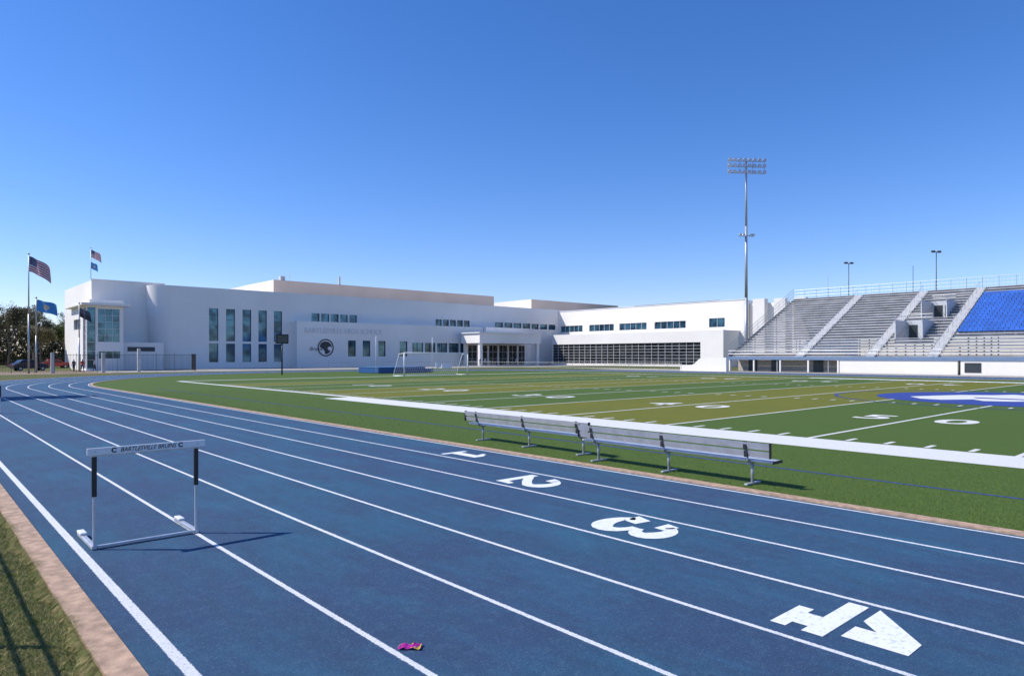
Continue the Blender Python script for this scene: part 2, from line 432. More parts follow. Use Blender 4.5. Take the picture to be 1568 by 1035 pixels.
# ------------------------------------------------------------------ school building
SB=empty('school_building')
def wall(name,axis,c,u0,u1,z0,z1,op,depth=.3,mat=M_WHITE,gm=M_GLASS,fr=True,vm=0,hm=0,th=.4):
    """axis 'y': plane y=c facing -y, u=x.  axis 'x': plane x=c facing -x, u=y"""
    def P(u,z,d): return (u,c+d,z) if axis=='y' else (c+d,u,z)
    us=sorted({u0,u1}|{q for o in op for q in o[:2]}); zs=sorted({z0,z1}|{q for o in op for q in o[2:4]})
    v=[];f=[]
    def quad(a,b,cc,d):
        n=len(v); v.extend([a,b,cc,d]); f.append((n,n+1,n+2,n+3))
    for i in range(len(us)-1):
        for j in range(len(zs)-1):
            um=(us[i]+us[i+1])/2; zm=(zs[j]+zs[j+1])/2
            if any(o[0]<um<o[1] and o[2]<zm<o[3] for o in op): continue
            quad(P(us[i],zs[j],0),P(us[i+1],zs[j],0),P(us[i+1],zs[j+1],0),P(us[i],zs[j+1],0))
    for o in op:
        a,b,e,g=o[:4]
        quad(P(a,e,0),P(b,e,0),P(b,e,depth),P(a,e,depth)); quad(P(a,g,0),P(b,g,0),P(b,g,depth),P(a,g,depth))
        quad(P(a,e,0),P(a,g,0),P(a,g,depth),P(a,e,depth)); quad(P(b,e,0),P(b,g,0),P(b,g,depth),P(b,e,depth))
    quad(P(u0,z1,0),P(u1,z1,0),P(u1,z1,th),P(u0,z1,th))
    quad(P(u0,z0,0),P(u0,z1,0),P(u0,z1,th),P(u0,z0,th)); quad(P(u1,z0,0),P(u1,z1,0),P(u1,z1,th),P(u1,z0,th))
    mesh(name,v,f,mat,SB)
    v2=[];f2=[];bars=[]
    for o in op:
        a,b,e,g=o[:4]; n=len(v2)
        v2+=[P(a,e,depth-.02),P(b,e,depth-.02),P(b,g,depth-.02),P(a,g,depth-.02)]; f2.append((n,n+1,n+2,n+3))
        nv=o[4] if len(o)>4 else vm; nh=o[5] if len(o)>5 else hm
        w=.05
        d0,d1=depth-.12,depth-.03
        def bar(ua,ub,za,zb):
            if axis=='y': bars.append((ua,ub,c+d0,c+d1,za,zb))
            else: bars.append((c+d0,c+d1,ua,ub,za,zb))
        for k in range(nv+1):
            u=a+(b-a)*k/nv if nv else None
            if u is not None: bar(max(a,u-w/2),min(b,u+w/2),e,g)
        d0+=.005;d1-=.005
        for k in range(nh+1):
            if nh:
                zz=e+(g-e)*k/nh; bar(a,b,max(e,zz-w/2),min(g,zz+w/2))
    if f2: mesh(name+'_glass',v2,f2,gm,SB)
    if bars: boxes(name+'_mullions',bars,M_TRIM if fr else M_DTRIM,SB)

FB=122.2
tall=[(x,x+1.55,zl,zh,1,n) for x in (39.4,42.25,45.1,47.95,50.8) for (zl,zh,n) in ((1.1,4.35,2),(4.75,10.4,3))]
ups=[]
for k in range(5): ups.append((58.1+k*2.0,58.1+k*2.0+1.65,8.7,10.3,1,1))
for k in range(5): ups.append((86.9+k*1.95,86.9+k*1.95+1.65,8.7,10.2,1,1))
for k in range(7): ups.append((103.9+k*2.95,103.9+k*2.95+2.5,8.8,10.1,1,1))
wall('main_facade','y',FB,33.5,125.2,0,13.9,tall+ups,fr=False)
boxes('main_body',[(33.5,170,FB+.4,160,0,13.88)],M_WHITE,SB)
v=[];f=[];n=20
for k in range(n+1):
    t=math.radians(270-150*k/n)
    for i,(zz,q) in enumerate(((0,.74),(4.6,.82),(4.75,.83),(9.2,.93),(9.35,.935),(13.9,1.0))):
        v.append((33.5+3.1*q*math.cos(t),FB+3.1+3.1*math.sin(t),zz))
for k in range(n):
    for i in range(5): f.append((k*6+i,k*6+i+1,(k+1)*6+i+1,(k+1)*6+i))
mesh('rounded_corner',v,f,M_WHITE,SB,smooth=True)
mesh('rounded_corner_cap',[(33.5+3.1*math.cos(math.radians(270-150*k/n)),FB+3.1+3.1*math.sin(math.radians(270-150*k/n)),13.89) for k in range(n+1)],[tuple(range(n+1))],M_WHITE,SB)
boxes('left_wing',[(22.6,33.4,126.0,150,0,14.3)],M_WHITE,SB,.05)
boxes('left_wing_parapet',[(22.5,33.4,125.9,126.3,14.301,14.5)],M_WHITE,SB)
# glass corner stair tower
boxes('tower_roof_slab',[(19.7,26.3,117.0,131,9.75,10.1)],M_WHITE,SB,.03)
boxes('tower_upper',[(21.0,25.6,118.6,130,10.101,10.7)],M_WHITE,SB)
wall('tower_front','y',118.0,20.5,25.4,0,9.74,[(20.62,21.7,.3,9.5,1,7),(22.0,24.9,4.3,9.3,3,5),(22.1,25.0,1.8,2.9,3,1)],fr=True)
wall('tower_side','x',20.5,118.4,130,0,9.74,[(118.5,120.6,.3,9.5,1,7),(122.5,128.0,6.3,7.9,3,1),(122.4,123.8,.1,2.4,1,1)])
boxes('tower_body',[(20.9,25.39,118.4,130,0,9.73)],M_WHITE,SB)
boxes('low_annex',[(25.42,31.5,119.5,125.99,0,4.3)],M_WHITE,SB)
boxes('annex_window',[(26.3,30.2,119.45,119.497,2.9,3.6)],M_DTRIM,SB)
# penthouses
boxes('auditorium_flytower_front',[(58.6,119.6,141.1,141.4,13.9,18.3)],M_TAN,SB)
boxes('auditorium_flytower',[(58.7,119.5,141.402,190,13.9,18.28)],M_WHITE,SB)
boxes('flytower_vent_slot',[(86,96,141.0,141.098,15.0,15.5)],M_DTRIM,SB)
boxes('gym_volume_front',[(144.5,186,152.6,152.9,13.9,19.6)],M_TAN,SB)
boxes('gym_volume',[(144.6,185.9,152.902,200,13.9,19.58)],M_WHITE,SB)
boxes('roof_units',[(74,74.4,141.7,142,18.3,20.2),(60.5,61.5,142,143,18.29,19.3),(66,66.1,150,150.1,18.29,21)],M_ALUB,SB)
# lower front block with logo
fbw=[(64.6,66.3,2.1,5.2,1,2),(67.8,69.5,2.1,5.2,1,2),(71.3,73.0,2.1,5.2,1,2),(76.3,78.2,2.1,5.2,1,2)]
wall('front_block','y',120.0,54.2,98.5,0,8.65,fbw+[(79.4+k*3.15,79.4+k*3.15+2.75,2.9,4.95,2,1) for k in range(6)],fr=False)
boxes('front_block_body',[(54.21,98.49,120.4,FB-.003,0,8.63)],M_WHITE,SB)
flat_text('BARTLESVILLE HIGH SCHOOL',(64.0,119.95),0,1.75,M_TEXT,SB,z=6.9,rx=math.pi/2,name='relief_lettering',ext=.04,scale=(.72,.8,1),bold=.01)
v=[];f=[];n=40
M_EMB=simple('emblem_dark',(.035,.037,.042),.5)
for i in range(n):
    t=2*math.pi*i/n
    v+=[(59.9+1.65*math.cos(t),119.93,3.75+1.65*math.sin(t)),(59.9+1.42*math.cos(t),119.93,3.75+1.42*math.sin(t))]
f=[(2*i,(2*i+2)%(2*n),(2*i+3)%(2*n),2*i+1) for i in range(n)]
mesh('emblem_ring',v,f,M_EMB,SB)
e=[(-1.2,.2),(-.9,.9),(-.2,1.2),(.5,1.1),(1.0,.7),(1.2,.1),(.7,.25),(.3,-.1),(.6,-.5),(1.0,-.6),(.5,-1.1),(-.1,-1.25),(-.2,-.6),(-.6,-.2)]
mesh('emblem_bear',[(59.9+x*1.05,119.94,3.75+y*1.0) for x,y in e],[tuple(range(len(e)))],M_EMB,SB)
flat_text('Bruins',(57.9,119.94),0,1.0,M_EMB,SB,z=3.5,rx=math.pi/2,shear=.3,name='emblem_script',bold=.0)
# entrance
boxes('entrance_canopy',[(91,109,112,118.4,4.9,7.0)],M_WHITE,SB,.04)
boxes('entrance_upper',[(98.6,112,119.0,122.19,4.9,8.7)],M_WHITE,SB)
boxes('entrance_canopy_cap',[(90.7,109.3,111.7,118.4,7.001,7.25)],M_TRIM,SB)
boxes('entrance_columns',[(x,x+.7,112.3,113,0.012,4.899) for x in (91.3,108.0)]+[(104.6,104.9,112.5,112.8,.012,4.899)],M_WHITE,SB)
wall('entrance_doors','y',118.5,92,112,0,4.89,[(93+k*3.0,93+k*3.0+2.6,.1,4.6,2,3) for k in range(6)],gm=M_GLASSD)
# right wing
ww=[(113.9,121.5,8.15,9.75,5,1),(104,111.8,8.15,9.75,5,1),(94.5,102.4,8.15,9.75,5,1),(84.2,92.4,8.15,9.75,5,1),(74.9,78.6,8.1,10.0,2,1)]
wall('wing_facade','x',125.2,70.5,FB-.003,0,13.4,ww,fr=True)
boxes('wing_body',[(125.6,170,70.5,FB+.39,0,13.38)],M_WHITE,SB)
boxes('wing_parapet',[(125.1,125.5,70.4,FB,13.401,13.55)],M_TRIM,SB)
boxes('wing_end_piers',[(125.6,127,66.5,69.0,0,13.4),(126,127,62.5,64.8,0,13.3),(126,127,58.5,60.8,0,13.2),(127,150,58.5,70.4,0,12.6)],M_WHITE,SB,.03)
wall('wing_lower','x',119.0,71.5,118.4,0,7.3,[(76.6,118.2,.35,4.95,24,7)],gm=M_GLASSD,depth=.35)
boxes('wing_lower_body',[(119.4,125.19,71.51,118.4,0,7.28)],M_WHITE,SB)
boxes('rooftop_slab_dark',[(128,140,78,100,13.38,13.9)],M_DTRIM,SB)

RW=empty('ramp_retaining_wall')
pr=[(58.5,0),(58.5,.7),(57.2,.75),(56.2,1.0),(55.4,1.7),(54.8,1.95),(51.0,1.95),(51.0,0)]
v=[(85.6,y,zz) for y,zz in pr]+[(86.1,y,zz) for y,zz in pr]; n=len(pr)
mesh('wall_panel',v,[tuple(range(n)),tuple(range(n,2*n))[::-1]]+[(i,(i+1)%n,n+(i+1)%n,n+i) for i in range(n)],M_WHITE,RW)

# ------------------------------------------------------------------ bleachers
BL=empty('stadium_bleachers')
NR=24; RUN=.846; RISE=.398; A0=90.3; Z0=2.0
YL=53.4; YR=-45
aisles=[42.9,33.9,26.9,13.5,0,-13,-26,-38]
secs=[]
prev=YL
for a in aisles: secs.append((a+.6,prev)); prev=a-.6
secs.append((YR,prev))
PORT=((29.6,32.6,6,11),(28.6,31.4,13,18))
seat=[];foot=[];ris=[];stair=[];blue=[]
def cut(sec,i):
    out=[sec]
    for (p0,p1,r0,r1) in PORT:
        if r0<=i<r1:
            new=[]
            for q0,q1 in out:
                if p1<=q0 or p0>=q1: new.append((q0,q1))
                else:
                    if p0>q0: new.append((q0,p0))
                    if p1<q1: new.append((p1,q1))
            out=new
    return out
for i in range(NR):
    a=A0+RUN*i; zz=Z0+RISE*i
    for sec in secs:
        for (y0,y1) in cut(sec,i):
            foot.append((a,a+.56,y0,y1,zz,zz+.04))
            ris.append((a+.62,a+.65,y0,y1,zz+.02,zz+.30))
            isblue=(y1<27.0 and 7<=i<=20)
            if not isblue:
                seat.append((a+.48,a+.78,y0,y1,zz+.40,zz+.46))
            else:
                y=y0+.05
                while y+.47<y1:
                    blue.append((a+.42,a+.82,y,y+.46,zz+.40,zz+.45)); blue.append((a+.80,a+.86,y,y+.46,zz+.46,zz+.80)); y+=.52
    for al in aisles:
        stair.append((a,a+.42,al-.58,al+.58,zz-.02,zz+.20)); stair.append((a+.42,a+.845,al-.58,al+.58,zz,zz+.40))
boxes('seat_planks',seat,M_ALUB,BL); boxes('footboards',foot,M_FOOT,BL); boxes('risers',ris,M_RIS,BL)
boxes('aisle_steps',stair,simple('aisle_step_metal',(.52,.52,.52),.6,.1,var=.15),BL); boxes('blue_stadium_seats',blue,M_BLUES,BL)
pt=[];pd=[];pr_=[]
for (p0,p1,r0,r1) in PORT:
    a=A0+RUN*r0; ab=A0+RUN*r1; zb=Z0+RISE*r0; zt=Z0+RISE*r1
    pt+=[(a,ab,p0-.12,p0,zb-.6,zt+.4),(a,ab,p1,p1+.12,zb-.6,zt+.4),(ab-.1,ab,p0,p1,zb-.6,zt+.5)]
    pd.append((ab-.16,ab-.102,p0+.25,p0+1.25,zb-.5,zt-.1)); pd.append((ab-.16,ab-.102,p1-1.25,p1-.25,zb-.5,zt-.1))  # dark panels stand in for the shade inside the openings
    pt.append((a,ab,p0,p1,zb-.62,zb-.55))
    for yy in (p0-.06,p1+.06):
        for hh in (.4,.8): pr_.append(((a,yy,zt+hh),(ab,yy,zt+hh+.3),.03,.03))
        pr_.append(((a,yy,zt),(a,yy,zt+.8),.03,.03))
    for k in range(5): pr_.append(((ab,p0+(p1-p0)*k/4,zt+.2),(ab,p0+(p1-p0)*k/4,zt+1.3),.03,.03))
    pr_.append(((ab,p0,zt+1.3),(ab,p1,zt+1.3),.03,.03)); pr_.append(((ab,p0,zt+.9),(ab,p1,zt+.9),.03,.03))
boxes('portal_walls',pt,simple('portal_grey',(.55,.56,.57),.7),BL); boxes('portal_dark_panels',pd,M_DTRIM,BL)
AT=A0+RUN*NR; ZT=Z0+RISE*NR
boxes('front_beam',[(A0-.15,A0-.001,YR,YL,1.65,2.08)],simple('beam_blue_grey',(.16,.24,.36),.5),BL)
boxes('front_wall',[(A0-.05,A0+.2,YR,24.0,0,1.64),(A0-.05,A0+.2,24.3,37.5,0,1.64)],M_WHITE,BL)
boxes('under_wall_recessed',[(A0+2.0,A0+2.2,37.6,53,0,2.6)],simple('tan_block',(.50,.43,.37),.9,var=.2),BL)
boxes('under_doors',[(A0+1.9,A0+1.999,y,y+1.3,0,2.0) for y in (50,46.5,40.5)]+[(A0-.10,A0-.051,14,17,.2,1.5),(A0-.10,A0-.051,22,23.6,.3,1.4)],M_DTRIM,BL)
boxes('columns',[(A0-.1,A0+.1,y,y+.2,0,1.64) for y in (37.6,41.5,45.4,49.3,53.1)],M_WHITE,BL)
boxes('rear_wall',[(AT,AT+.2,YR,YL,5,ZT)],M_RIS,BL)
mesh('side_panel',[(A0,YL+.002,1.7),(AT,YL+.002,ZT-.6),(AT,YL+.002,ZT),(A0,YL+.002,2.3)],[(0,1,2,3)],M_ALUB,BL)
cr=[]
for i in range(0,NR+1,4):
    a=A0+RUN*i+.1; zt=Z0+RISE*i-.1
    for y in range(int(YR),int(YL)+1,7): cr.append(((a,y,0),(a,y,zt),.09,.09))
tubes('steel_columns',cr,M_GALV,BL,6)
rl=[]
y=YL
while y>YR:
    rl.append(((A0-.1,y,2.05),(A0-.1,y,2.95),.022,.022)); rl.append(((AT,y,ZT-.2),(AT,y,ZT+1.5),.03,.03)); y-=1.9
for zz in (2.5,2.95): rl.append(((A0-.1,YR,zz),(A0-.1,YL,zz),.022,.022))
for zz in (.5,1.0,1.5): rl.append(((AT,YR,ZT+zz),(AT,YL,ZT+zz),.022,.022))
for i in range(0,NR+1,2):
    a=A0+RUN*i; zt=Z0+RISE*i
    rl.append(((a,YL,zt),(a,YL,zt+1.7),.025,.025))
for h in (.6,1.15,1.7): rl.append(((A0,YL,Z0+h),(AT,YL,ZT+h),.025,.025))
for al in aisles:
    for i in range(1,NR-2,4):
        a=A0+RUN*i;zt=Z0+RISE*i
        rl+=[((a,al,zt+.2),(a,al,zt+1.15),.022,.022),((a+1.7,al,zt+1.0),(a+1.7,al,zt+1.95),.022,.022),((a,al,zt+1.15),(a+1.7,al,zt+1.95),.022,.022)]
tubes('railings',rl+pr_,M_GALV,BL,5)
cl=[];y=YL
while y>YR: cl.append(((AT,y,ZT),(AT,y,ZT+1.5),.008,.008)); y-=.45
for k in range(60):
    t=k/60; cl.append(((A0+(AT-A0)*t,YL,Z0+(ZT-Z0)*t),(A0+(AT-A0)*t,YL,Z0+(ZT-Z0)*t+1.7),.008,.008))
tubes('fence_wires',cl,M_GALV,BL,3)

# ------------------------------------------------------------------ floodlight mast
def mast(x,y,H):
    F=empty('floodlight_mast'); F.location=(x,y,0)
    tubes('pole',[((0,0,0),(0,0,12),.30,.25),((0,0,12),(0,0,24),.25,.20),((0,0,24),(0,0,H),.20,.14)],M_GALV,F,14)
    d=Vector((.80,-.60,0)); nrm=Vector((-.60,-.80,0))
    segs=[];L=[];hd=[]
    for r,zz in enumerate((H-.1,H-1.05,H-2.1)):
        segs.append((tuple(-d*3.2+Vector((0,0,zz))),tuple(d*3.2+Vector((0,0,zz))),.06,.06))
        for k in range(8):
            p=d*(-3.0+6.0*k/7)+Vector((0,0,zz+.35))
            q=p+nrm*.45+Vector((0,0,-.25))
            hd.append((tuple(p),tuple(q),.14,.34)); L.append((tuple(q+nrm*.001),tuple(q+nrm*.04+Vector((0,0,-.02))),.32,.32))
    for k in (-3.2,3.2,-1.1,1.1): segs.append((tuple(d*k+Vector((0,0,H-2.1))),tuple(d*k+Vector((0,0,H-.1))),.04,.04))
    zz=H-12.6
    segs.append((tuple(-d*1.2+Vector((0,0,zz))),tuple(d*1.2+Vector((0,0,zz))),.07,.07))
    for k in (-1.1,-.55,.7,1.1):
        p=d*k+Vector((0,0,zz+.25)); q=p+nrm*.3+Vector((0,0,-.25)); hd.append((tuple(p),tuple(q),.14,.30)); L.append((tuple(q),tuple(q+nrm*.05),.28,.28))
    tubes('crossarms',segs,M_GALV,F,6); tubes('lamp_housings',hd,M_GALV,F,10); tubes('lamp_lenses',L,M_LAMP,F,10)
    boxes('ballast_boxes',[(-.25,.25,-.6,-.4,3,5)],M_GALV,F)
mast(106,59.4,35.0)
def small_light(x,y,z0,z1):
    F=empty('bleacher_light_pole'); F.location=(x,y,z0); h=z1-z0
    tubes('pole',[((0,0,0),(0,0,h),.07,.05),((-.45,.3,h-.1),(.45,-.3,h-.1),.035,.035)],M_BLACK,F,8)
    boxes('lamp_heads',[(-.75,-.15,.05,.45,h-.12,h+.14),(.15,.75,-.45,-.05,h-.12,h+.14)],M_BLACK,F,.03)
small_light(AT+.6,44.8,8,16.8); small_light(AT+.6,32.6,8,17.2)
AN=empty('antenna_mast')
tubes('whips',[((AT+.5,48.0,8),(AT+.5,48.0,15.2),.04,.02)],M_GALV,AN,5)
AN=empty('antenna_mast')
tubes('whips',[((AT+.5,35.6,8),(AT+.5,35.6,15.5),.05,.03)],M_BLACK,AN,5)

# ------------------------------------------------------------------ goal, mats, clock pole
G=empty('soccer_goal')
g=M_HWHITE
tubes('frame',[((40,62,0),(40,62,2.5),.07,.07),((48.6,62,0),(48.6,62,2.5),.07,.07),((40,62,2.5),(48.6,62,2.5),.07,.07),
 ((40,62,2.5),(40,63,2.4),.035,.035),((48.6,62,2.5),(48.6,63,2.4),.035,.035),((40,63,2.4),(40,64.2,0),.035,.035),((48.6,63,2.4),(48.6,64.2,0),.035,.035),((40,64.2,.04),(48.6,64.2,.04),.035,.035),((40,62,.04),(40,64.2,.04),.035,.035),((48.6,62,.04),(48.6,64.2,.04),.035,.035)],g,G,8)
nt=[]
for k in range(1,30): 
    x=40+8.6*k/30; nt+=[((x,62,2.5),(x,63,2.4),.006,.006),((x,63,2.4),(x,64.2,0),.006,.006)]
for k in range(1,9): nt.append(((40,63+1.2*k/9,2.4-2.4*k/9),(48.6,63+1.2*k/9,2.4-2.4*k/9),.006,.006))
tubes('net',nt,g,G,3)
V=empty('pole_vault_mats')
boxes('landing_mats',[(44,47.4,74,79,.012,.75),(47.45,51,74,79,.012,.75),(51.05,53,75,78,.012,.5)],M_BPAD,V,.06)
boxes('mat_covers',[(43.95,51.05,74.3,78.7,.752,.80)],simple('mat_cover_light',(.10,.22,.38),.5),V,.03)
tubes('vault_standards',[((43.4,73.6,0),(43.4,73.6,4.6),.04,.03),((51.8,73.6,0),(51.8,73.6,4.6),.04,.03)],M_HWHITE,V)
PC=empty('play_clock_post')
PC.location=(32.8,76.6,0)
tubes('post',[((0,0,0),(0,0,3.8),.09,.08)],M_BLACK,PC)
boxes('clock_box',[(-.75,.75,-.12,.12,3.6,4.7)],M_BLACK,PC,.03)
boxes('clock_face',[(-.6,.6,-.128,-.122,3.75,4.55)],simple('clock_face_grey',(.06,.06,.07),.3),PC)
SG=empty('corner_pylon_sign')
boxes('panels',[(63,63.6,88.5,88.6,.3,1.2),(64.5,66.5,89,89.1,.2,1.0)],M_HWHITE,SG); tubes('legs',[((63.3,88.55,0),(63.3,88.55,.3),.03,.03),((65.5,89.05,0),(65.5,89.05,.2),.03,.03)],M_GALV,SG)

# ------------------------------------------------------------------ fences beyond the track
def picket(name,p0,p1,h,sp,mat,r=.02):
    F=empty(name); p0=Vector((*p0,0));p1=Vector((*p1,0)); d=(p1-p0);L=d.length;d.normalize(); seg=[];po=[]
    k=0
    while k*sp<L: 
        p=p0+d*k*sp; seg.append((tuple(p+Vector((0,0,.1))),tuple(p+Vector((0,0,h))),r,r)); k+=1
    k=0
    while k*2.4<=L+.1: 
        p=p0+d*k*2.4; po.append((tuple(p),tuple(p+Vector((0,0,h+.1))),r*2,r*2)); k+=1
    for zz in (.2,h-.15): po.append((tuple(p0+Vector((0,0,zz))),tuple(p1+Vector((0,0,zz))),r*1.3,r*1.3))
    tubes('pickets',seg,mat,F,4); tubes('posts_and_rails',po,mat,F,5)
    return F
picket('iron_picket_fence',(14.5,103.5),(31.8,104.4),2.45,.16,M_BLACK,.014)
picket('iron_picket_fence',(31.8,104.4),(33.5,112),2.45,.16,M_BLACK,.014)
picket('iron_picket_fence',(-45,98.5),(14.5,103.5),1.5,.3,simple('brown_fence',(.16,.11,.08),.7),.016)
picket('low_rail_fence',(52,108),(92,108),1.2,.35,M_GALV,.012)
picket('low_rail_fence',(84.4,57.5),(84.4,110),1.2,.5,M_GALV,.012)
GTE=empty('gate_posts')
boxes('posts',[(x,x+.35,102.6,103,0,2.6) for x in (14,19.6)]+[(24,24.35,103.4,103.8,0,3.2)],M_ALUB,GTE,.02)

# ------------------------------------------------------------------ flags
def flagmat(kind):
    t=NT('flag_cloth_'+kind); uv=t.xyz(t.tc.outputs['UV'])
    if kind=='us':
        s=t.math('GREATER_THAN',t.math('FRACT',t.math('MULTIPLY',uv[1],6.5)),.5)
        c=t.mix(s,(.50,.02,.03),(.72,.72,.74))
        cn=t.math('MULTIPLY',t.math('LESS_THAN',uv[0],.4),t.math('GREATER_THAN',uv[1],.46))
        vo=t.n.new('ShaderNodeTexVoronoi'); vo.inputs['Scale'].default_value=16; vo.inputs['Randomness'].default_value=.1; t.l.new(t.tc.outputs['UV'],vo.inputs['Vector'])
        st=t.math('LESS_THAN',vo.outputs['Distance'],.22)
        c=t.mix(cn,c,t.mix(st,(.015,.025,.12),(.7,.7,.75)))
    elif kind=='blue':
        dx=t.math('SUBTRACT',uv[0],.5);dy=t.math('SUBTRACT',uv[1],.5)
        r=t.math('ADD',t.math('MULTIPLY',dx,t.math('MULTIPLY',dx,2.0)),t.math('MULTIPLY',dy,dy))
        c=t.mix(t.math('LESS_THAN',r,.05),(.06,.26,.55),(.55,.45,.32))
    else:
        c=t.mix(t.math('GREATER_THAN',uv[1],.5),(.04,.04,.05),(.10,.10,.13))
    t.color(c); t.set(.8); return t.m
def flagpole(x,y,H,flags):
    F=empty('flagpole'); F.location=(x,y,0)
    tubes('pole',[((0,0,0),(0,0,H*.5),.12,.09),((0,0,H*.5),(0,0,H),.09,.05)],M_GALV,F,10)
    bpy.ops.mesh.primitive_uv_sphere_add(radius=.13,segments=12,ring_count=8); o=bpy.context.object; o.name='finial'; o.location=(0,0,H+.1); o.parent=F; o.data.materials.append(M_GALV)
    for kind,zt,w,h,dr in flags:
        nx,ny=22,12; v=[];f=[];uv=[]
        d=Vector((.745,-.667,0)); pn=Vector((.667,.745,0))
        for j in range(ny+1):
            for i in range(nx+1):
                u=i/nx; q=j/ny
                p=d*(u*w*(1-.12*dr)+.08)+pn*(.22*u*math.sin(u*8+q*1.5)*min(1,w/2))+Vector((0,0,zt-h+q*h-dr*u*u*w*.6-dr*u*w*.35+.05*math.sin(u*9+1)))
                v.append(tuple(p)); uv.append((u,q))
        for j in range(ny):
            for i in range(nx): f.append((j*(nx+1)+i,j*(nx+1)+i+1,(j+1)*(nx+1)+i+1,(j+1)*(nx+1)+i))
        o=mesh('flag_'+kind,v,f,flagmat(kind),F,True)
        ul=o.data.uv_layers.new(name='UVMap')
        for lp in o.data.loops: ul.data[lp.index].uv=uv[lp.vertex_index]
flagpole(11.8,103.5,14.8,[('us',14.55,2.75,1.9,.55)])
flagpole(13.3,109.5,9.8,[('blue',9.6,2.7,1.5,.25)])
flagpole(18.6,112,9.5,[('dark',8.9,1.6,1.3,.5)])
flagpole(27.6,154.5,23.2,[('us',22.9,2.0,1.5,.55),('blue',20.5,1.3,1.3,.5)])

# ------------------------------------------------------------------ cars
def car(x,y,rot,col):
    C=empty('parked_car'); C.location=(x,y,0); C.rotation_euler=(0,0,rot)
    body=simple('car_paint',col,.25,.3,var=.05)
    prof=[(-2.2,.35),(-2.25,.75),(-2.1,1.0),(-1.75,1.05),(-1.3,1.5),(-.9,1.62),(.35,1.62),(.7,1.52),(1.2,1.08),(2.0,.95),(2.22,.75),(2.22,.35)]
    v=[];n=len(prof)
    for yy,ins in ((-.88,1),(.88,1)):
        for px_,pz in prof: v.append((px_,yy*(1 if pz<1.06 else .80),pz))
    f=[tuple(range(n))[::-1],tuple(range(n,2*n))]+[(i,(i+1)%n,n+(i+1)%n,n+i) for i in range(n)]
    o=mesh('body',v,f,body,C); m=o.modifiers.new('b','BEVEL'); m.width=.06; m.segments=2
    gl=[]
    for s in (-1,1):
        gl.append([(-1.25,s*.875,1.08),(-.95,s*.745,1.50),(-.1,s*.735,1.53),(-.1,s*.875,1.08)])
        gl.append([(0,s*.875,1.08),(0,s*.735,1.53),(.5,s*.745,1.49),(1.0,s*.875,1.08)])
    gl.append([(.76,-.66,1.48),(.76,.66,1.48),(1.22,.80,1.10),(1.22,-.80,1.10)]); gl.append([(-1.36,-.66,1.46),(-1.36,.66,1.46),(-1.76,.8,1.09),(-1.76,-.8,1.09)])
    v=[];f=[]
    for q in gl:
        k=len(v); v+=[(a,b*1.02,c+.01) for a,b,c in q]; f.append((k,k+1,k+2,k+3))
    mesh('windows',v,f,M_GLASSD,C)
    tubes('tyres',[((xx,s*.70,.33),(xx,s*.92,.33),.33,.33) for xx in (-1.4,1.4) for s in (-1,1)],simple('tyre_rubber',(.02,.02,.02),.8),C,20)
    tubes('hubs',[((xx,s*.921,.33),(xx,s*.935,.33),.19,.19) for xx in (-1.4,1.4) for s in (-1,1)],M_GALV,C,12)
    boxes('lights',[(2.2,2.26,-.8,-.5,.68,.82),(2.2,2.26,.5,.8,.68,.82)],M_LAMP,C); boxes('tail_lights',[(-2.29,-2.23,-.82,-.5,.78,.92),(-2.29,-2.23,.5,.82,.78,.92)],simple('tail_red',(.4,.01,.01),.3),C)
car(15.5,136.5,.15,(.05,.05,.06)); car(9.0,134,.15,(.16,.17,.18)); car(20.5,146,.15,(.3,.03,.03)); car(3,150,.1,(.5,.5,.5)); car(14,122,.2,(.03,.035,.05))

